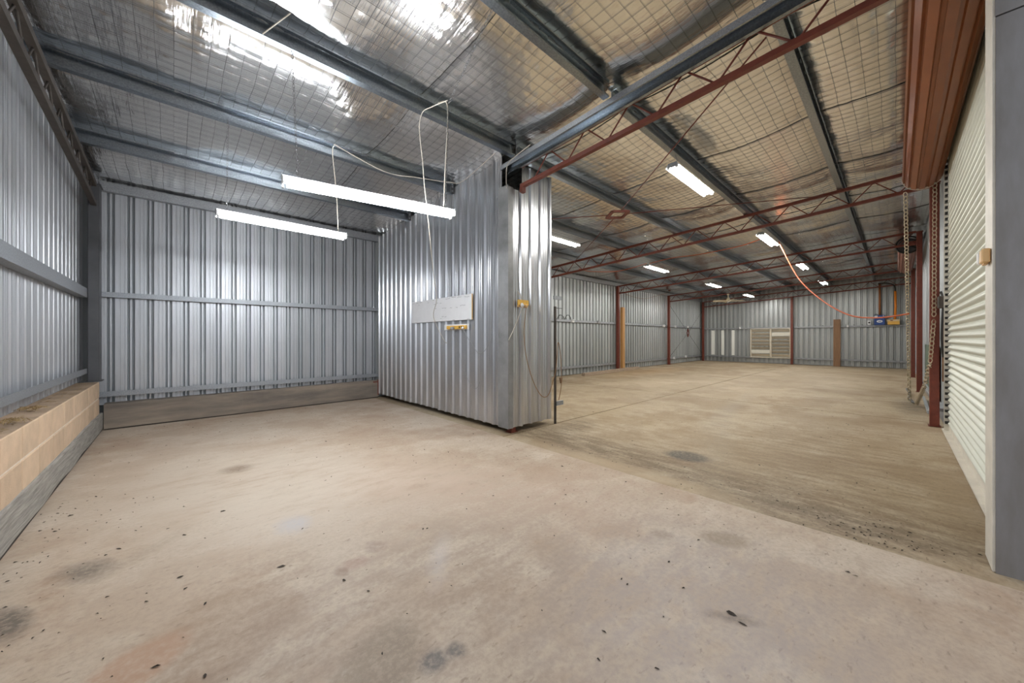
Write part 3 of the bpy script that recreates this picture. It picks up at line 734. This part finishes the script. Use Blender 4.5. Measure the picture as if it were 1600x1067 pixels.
cable('hanging_cord', [(3.02,3.50,3.0),(3.03,3.56,2.43),(3.03,3.585,1.938),(3.02,3.61,1.44),(3.02,3.62,1.29)], .0035, GREYCORD, 'thin grey cord running down the partition right of the white board')
po2 = root('power_outlet', 'yellow outlet with a white plug on the short return of the partition', 'outlet', (3.265, 3.29, 1.60))
bevel(MB().box(-.09, .09, -.035, .0, .02, .092).build('cover', YELLOWBOX, po2), .006)
MB().box(-.085, .085, -.02, .005, .0, .022).build('mounting_plate', TANBOX, po2)
MB().tube([(-.04,-.03,.035),(-.05,-.06,.01)], .022, 10).build('plug', WHITEPAINT, po2, True); MB().tube([(.03,-.03,.03),(.03,-.045,.0)], .018, 8).build('plug', TANBOX, po2, True)
cable('hanging_cord', [(3.198,3.31,1.80),(3.215,3.275,1.75),(3.235,3.275,1.69)], .006, WHITECORD, 'short pale cord entering the top of the yellow return wall outlet')
cable('hanging_cord', [(3.215,3.23,1.61),(3.15,3.245,1.45),(3.08,3.26,1.30),(3.015,3.275,1.18)], .0055, WHITECORD, 'pale cord slanting from the yellow outlet to the corner flashing')
cable('hanging_cord', [(3.295,3.245,1.60),(3.28,3.27,1.272),(3.327,3.27,.94),(3.459,3.27,.623),(3.61,3.27,.429),(3.74,3.27,.414),(3.834,3.27,.565),(3.903,3.26,.784),(3.96,3.27,1.14),(4.03,3.28,.95),(4.045,3.28,.546),(3.987,3.28,.324)], .005, BROWNCORD, 'brown cord looping from the yellow outlet to the rod at the partition end')
rr = root('steel_rod', 'dark upright steel rod with brackets at the free edge of the partition return', 'rod', (3.915, 3.285, 0))
MB().box(-.014, .014, -.012, .012, 0, 1.65).build('shaft', BROWNSTEEL, rr); MB().tube([(0,0,1.63),(.15,0,1.63)], .006, 6).build('arm', DARKSTEEL, rr)
MB().box(-.03, .14, -.01, .01, 1.75, 1.80).build('upper_bracket', GALV_BEAM, rr); MB().box(-.01, .17, -.012, .012, .25, .31).build('lower_bracket', GALV_BEAM, rr)
MB().tube([(.115,-.01,.56),(.115,-.01,.64)], [.012,.026], 8).build('plug', BROWNWOOD, rr, True)
# scattered screw heads on the sheets
# outlet on the grey column
po3 = root('power_outlet', 'tan and white outlet box on the edge of the grey pillar', 'outlet', (3.15, -.338, 1.60))
bevel(MB().box(-.05, .03, .0, .030, .0, .072).build('cover', TANBOX, po3), .005); bevel(MB().box(.030, .085, .0, .034, .002, .070).build('white_side', WHITEPAINT, po3), .006)
MB().box(-.02, .05, .005, .02, -.006, .002).build('lip', TANBOX, po3)

# ------------------------------------------------------------------ things along the hall
pl = root('timber_stud', 'upright yellow pine timber leaning against the red eave post', 'timber', (12.35, 7.06, 0))
bevel(MB().box(-.09, .08, -.05, .05, 0, 2.37).build('stud', TIMBER, pl), .004)
sl_ = root('timber_sleeper', 'long grey brown timber lying on the floor along the eave wall', 'timber', (11.4, 6.90, 0))
o = MB().box(-1.9, 1.95, -.06, .06, -.004, .095).build('beam', OLDWOOD, sl_); bevel(o, .006); o.rotation_euler.z = .045
pk = root('plank', 'wide brown plank standing upright against the far wall', 'plank', (20.78, 1.74, 0))
o = MB().box(-.02, .02, -.115, .115, -.003, 2.02).build('board', BROWNWOOD, pk); o.rotation_euler.y = .03; bevel(o, .003)

lw = setting('window_1', 'beige louvred window in the far wall')
MB().box(20.955, 21.04, 4.93, 4.975, .28, 1.68).build('frame', LOUVRE, lw); MB().box(20.955, 21.04, 3.36, 3.40, .28, 1.68).build('frame', LOUVRE, lw)
MB().box(20.955, 21.04, 4.10, 4.17, .28, 1.68).build('frame', LOUVRE, lw); MB().box(20.955, 21.04, 3.36, 4.975, .26, .30).build('frame', LOUVRE, lw); MB().box(20.955, 21.04, 3.36, 4.975, 1.655, 1.685).build('frame', LOUVRE, lw)
def louvres(y0, y1, rows, pale):
    n = rows; hh = 1.355/n
    for i in range(n):
        z = .30+hh*i
        o = MB().bar((21.0, y0, z+hh/2), (21.0, y1, z+hh/2), .010, hh*1.0).build('louvre_blade', LOUVREPALE if i in pale else LOUVRE, lw)
        c = Vector((21.0, 0, z+hh/2)); o.data.transform(Matrix.Translation(c) @ Matrix.Rotation(-.75 if i not in pale else -.12, 4, 'Y') @ Matrix.Translation(-c))
louvres(4.17, 4.93, 8, (1,)); louvres(3.40, 4.10, 8, (6,))

bx = root('switch_box', 'blue metal switch box with a white oval badge on the far wall girt', 'box', (20.93, .455, 1.75))
bevel(MB().box(-.13, .04, -.155, .155, .0, .39).build('case', BLUE, bx), .008)
MB().add([(-.1345-d, .085*math.cos(2*math.pi*k/20), .14+.05*math.sin(2*math.pi*k/20)) for d in (0,.003) for k in range(20)], [tuple(range(20)), tuple(range(20,40))]+[(k,(k+1)%20,20+(k+1)%20,20+k) for k in range(20)]).build('badge', WHITEPAINT, bx)
MB().box(-.141,-.138,-.05,.035,.125,.155).build('badge_mark', BLUE, bx)
MB().box(-.134, -.131, .055, .145, .30, .37).build('paper_label', WHITEPAINT, bx); MB().tube([(-.1,.155,.39),(-.1,.09,.44),(-.1,.03,.39)], .012, 6).build('lug', DARKSTEEL, bx)
MB().bar((-.133,-.09,.36),(-.133,-.13,.34),.012,.004,(1,0,0)).build('scratch_mark', WHITEPAINT, bx)
yb2 = root('tray_box', 'long yellow tan fuse box on the far wall girt beside the blue box', 'box', (20.93, .065, 1.75))
bevel(MB().box(-.12, .02, -.165, .165, 0, .13).build('body', YELLOWBOX, yb2), .006); bevel(MB().box(-.13, .02, -.17, .19, .13, .205).build('lid', mat('buff_plastic', (.62,.48,.28), .5), yb2), .006)
MB().box(-.132,-.129, .02, .09, .15, .185).build('red_mark', RED, yb2)
sk = root('socket', 'small white round faced socket on the far wall girt', 'socket', (20.93, .755, 1.75))
bevel(MB().box(-.06, .02, -.055, .055, .0, .19).build('body', OFFWHITE, sk), .01); MB().tube([(-.062,0,.10),(-.075,0,.10)], .032, 12).build('face', BLACK, sk)
cd = MB().tube([(0,0,0),(0,0,1.28)], .032, 10).build('conduit_pipe', BRONZE, None, True); cd.location = (20.95, .455, 2.14); tag(cd, 'brown conduit rising from the blue switch box', 'conduit')
cd = MB().tube([(0,0,0),(0,-.02,.5),(0,-.01,1.13)], .036, 10).build('conduit_pipe', ORANGE, None, True); cd.location = (20.90, .03, 1.955); tag(cd, 'bright orange conduit rising from the yellow tan box', 'conduit')
cable('black_cable', [(20.88,.02,3.08),(20.88,.05,3.3),(20.88,.25,3.42),(20.88,.5,3.42)], .025, BLACK, 'black cable curving out of the top of the orange conduit')

# ceiling fan
fn = root('ceiling_fan', 'beige four blade ceiling fan hanging from the fourth truss', 'fan', (16.65, 4.73, 2.70))
MB().lathe([(.0,.335),(.05,.335),(.045,.30),(.02,.285)], (0,0,0), 14).build('canopy', BEIGEFAN, fn, True)
MB().tube([(0,0,.29),(0,0,.18)], .014, 8).build('down_rod', BEIGEFAN, fn)
MB().lathe([(.0,.19),(.04,.185),(.075,.11),(.085,.05),(.06,.02),(.0,.015)], (0,0,0), 16).build('motor', BEIGEFAN, fn, True)
MB().lathe([(.0,.025),(.055,.02),(.05,-.01),(.0,-.015)], (0,0,0), 14).build('light_cap', WHITEPAINT, fn, True)
for k in range(4):
    a = .55+k*math.pi/2; d = Vector((math.cos(a), math.sin(a), .0)); u = Vector((0,0,1))
    MB().bar(d*.07+u*.05, d*.56+u*.05, .13, .012, (d.cross(u)*.45+u)).build('blade', BEIGEFAN, fn)

# orange cord and other cables in the hall
cable('orange_cord', [(9.80,1.78,3.36),(9.72,1.72,3.20),(9.2,1.35,2.42),(8.75,.95,1.92),(8.3,.55,1.60),(7.95,.2,1.52),(7.72,-.13,1.555)], .012, ORANGECORD, 'orange extension cord swooping from a hall light down to the right post', 'cord')
cable('orange_cord', [(9.2,1.83,3.38),(9.25,2.4,3.27),(9.3,3.3,3.24),(9.3,3.9,3.26),(9.25,4.5,3.20)], .009, ORANGECORD, 'orange cord strung between the two rows of hall lights', 'cord')
cable('orange_cord', [(9.2,4.55,3.20),(8.9,5.2,3.05),(8.2,5.6,3.0),(7.76,5.7,3.03)], .008, ORANGECORD, 'orange cord from the left light row back to the second truss', 'cord')
cable('black_hose', [(8.66,7.2,1.80),(8.79,7.19,1.93),(8.95,7.19,1.90),(9.04,7.2,1.81),(9.12,7.19,1.91),(9.22,7.19,1.95),(9.33,7.19,1.88),(9.37,7.2,1.81)], .011, BLACK, 'black hose arching twice above the eave wall girt', 'hose')
def socket(x, y, z, lab, ax=0, m1=WHITEPAINT):
    r = root('wall_socket', lab, 'socket', (x, y, z)); bevel(MB().box(-.05,.05,-.05,.02,-.02,.075).build('plate', m1, r), .006); MB().box(-.02,.02,-.055,-.05,.02,.05).build('face', GREYCORD, r)
socket(9.47, 7.22, 1.74, 'white socket on the girt beside the black hose'); socket(10.95, 7.22, 1.75, 'grey socket on the eave girt before the timbered post', 0, GREYCORD)
socket(16.2, 7.22, 1.74, 'white socket on the eave girt just before the middle eave post'); socket(17.45, 7.22, 1.74, 'white socket on the eave girt beyond the middle eave post'); socket(18.9, 7.2, 1.755, 'white socket above the red diamond brace')
socket(17.3, 7.22, .25, 'white box on the low girt left of the crossed brace'); socket(18.7, 7.22, .27, 'white box on the low girt under the crossed brace')
socket(20.94, 5.42, 1.70, 'white socket on the far wall girt left of the louvred window'); socket(20.94, 1.42, 1.70, 'white socket on the far wall girt beside the brown plank')
cable('black_cable', [(7.44,-.43,1.62),(7.40,-.42,1.5),(7.41,-.415,1.2),(7.46,-.43,.95)], .012, BLACK, 'black cable bowed out from the jamb behind the nearest red post')
jb = root('timber_batten', 'brown timber strip fixed behind the nearest red post', 'timber', (7.55,-.445,.62)); MB().box(-.03,.03,-.012,.02,0,1.12).build('strip', BROWNWOOD, jb)
mk = root('door_motor', 'dark door latch block on the jamb behind the nearest red post', 'latch', (7.43,-.44,1.60)); bevel(MB().box(-.06,.06,-.02,.06,0,.16).build('case', BROWNSTEEL, mk), .01); MB().tube([(0,.02,.16),(.02,.03,.22),(.05,.03,.20)], .012, 6).build('lever', BLACK, mk)
tb = root('threshold_bar', 'pale steel angle lying by the right hand wall behind the nearest red post', 'bar', (9.5,-.33,0)); MB().bar((-.9,-.02,.045),(1.2,-.04,.045),.03,.05).build('bar', PALEGREY, tb)
cable('white_wire', [(12.3,7.1,3.02),(12.6,7.0,2.86),(13.6,6.9,2.78),(14.6,6.9,2.95),(15.2,6.6,3.12)], .006, BROWNCORD, 'thin brown wire sagging near the top of the eave wall', 'wire')

# ------------------------------------------------------------------ litter on the floor and block wall
def litter(name, spots, mtl, label, zf):
    mb = MB()
    for (x_, y_, s) in spots:
        a = random.uniform(0, 6.28); l = s*random.uniform(.7,1.4); w = l*random.uniform(.2,.5); z0 = zf(x_, y_)
        ca, sa = math.cos(a), math.sin(a); q = []
        for (u, v, hh) in ((-l,0,.0),(-.3*l,-w,.002),(.5*l,-.8*w,.004),(l,0,.001),(.3*l,w,.003),(-.5*l,.8*w,.001)):
            q.append((x_+u*ca-v*sa, y_+u*sa+v*ca, z0+.0015+hh*random.uniform(.5,1.5)))
        mb.add(q, [(0,1,2,3,4,5)])
    o = mb.build(name, mtl, None, False, False); return tag(o, label, 'litter', None, 'stuff')
sp = []
for _ in range(330):
    x_ = random.uniform(-.62, 2.85); y_ = random.uniform(.4, 7.0)
    if random.random() < .75: sp.append((x_, y_, random.choice((.005,.006,.008,.012))))
for _ in range(90): sp.append((random.gauss(-.38,.16) if random.random() < .6 else -.62+abs(random.gauss(0,.06)), random.uniform(2.3,4.2), random.uniform(.004,.010)))
sp = [(max(-.66,a), b, c) for a, b, c in sp]
for x_, y_ in [(1.77,.49),(1.74,.44),(2.52,.17),(2.51,.14),(.04,2.33),(.41,2.21),(-.05,1.85),(.08,1.68),(-.23,3.03)]: sp.append((x_, y_, .016))
litter('leaf_litter', sp, LEAF_GAPSHADE, 'scattered dark leaf scraps on the near bay floor', lambda x, y: 0)
sp = []
for _ in range(260):
    t = random.random()
    if t < .35: sp.append((random.gauss(3.3,.22), random.uniform(-.2,2.8), random.uniform(.003,.011)))
    elif t < .6: sp.append((random.gauss(3.12,.13), random.gauss(.12,.22), random.uniform(.003,.010)))
    else: sp.append((random.uniform(3.0,9), random.uniform(-.2,4), random.uniform(.005,.014)))
sp = [(max(2.96,a), max(-.32,b), c) for a, b, c in sp]
litter('dirt_litter', sp, LEAF_GAPSHADE, 'dark dirt and leaf scraps on the tan hall floor', lambda x, y: -.004)
sp = [(random.uniform(-.86,-.72), random.uniform(3.2,6.9), random.uniform(.006,.02)) for _ in range(110)]
litter('straw_litter', sp, STRAW, 'straw and leaf bits on top of the block wall', lambda x, y: .6465)
for (x_, y_, lb) in ((-.775,3.90,'tangle of dry grass on the block wall nearest the camera'), (-.79,4.50,'flatter tangle of dry grass further along the block wall')):
    mb = MB()
    for _ in range(45):
        a = random.uniform(0,6.28); c = Vector((random.gauss(0,.03), random.gauss(0,.05), 0)); l = random.uniform(.02,.06); d = Vector((math.cos(a),math.sin(a),random.uniform(0,.4)))
        mb.tube([c-d*l*.3+Vector((0,0,.02)), c+d*l*.3+Vector((0,0,.03)), c+d*l+Vector((0,0,random.uniform(.0,.02)))], .0016, 3)
    for v in range(len(mb.v)): mb.v[v] = (mb.v[v][0], mb.v[v][1], max(.001, mb.v[v][2]))
    o = mb.build('dry_grass', STRAW, None, False, False); o.location = (x_, y_, .6465); tag(o, lb, 'grass')
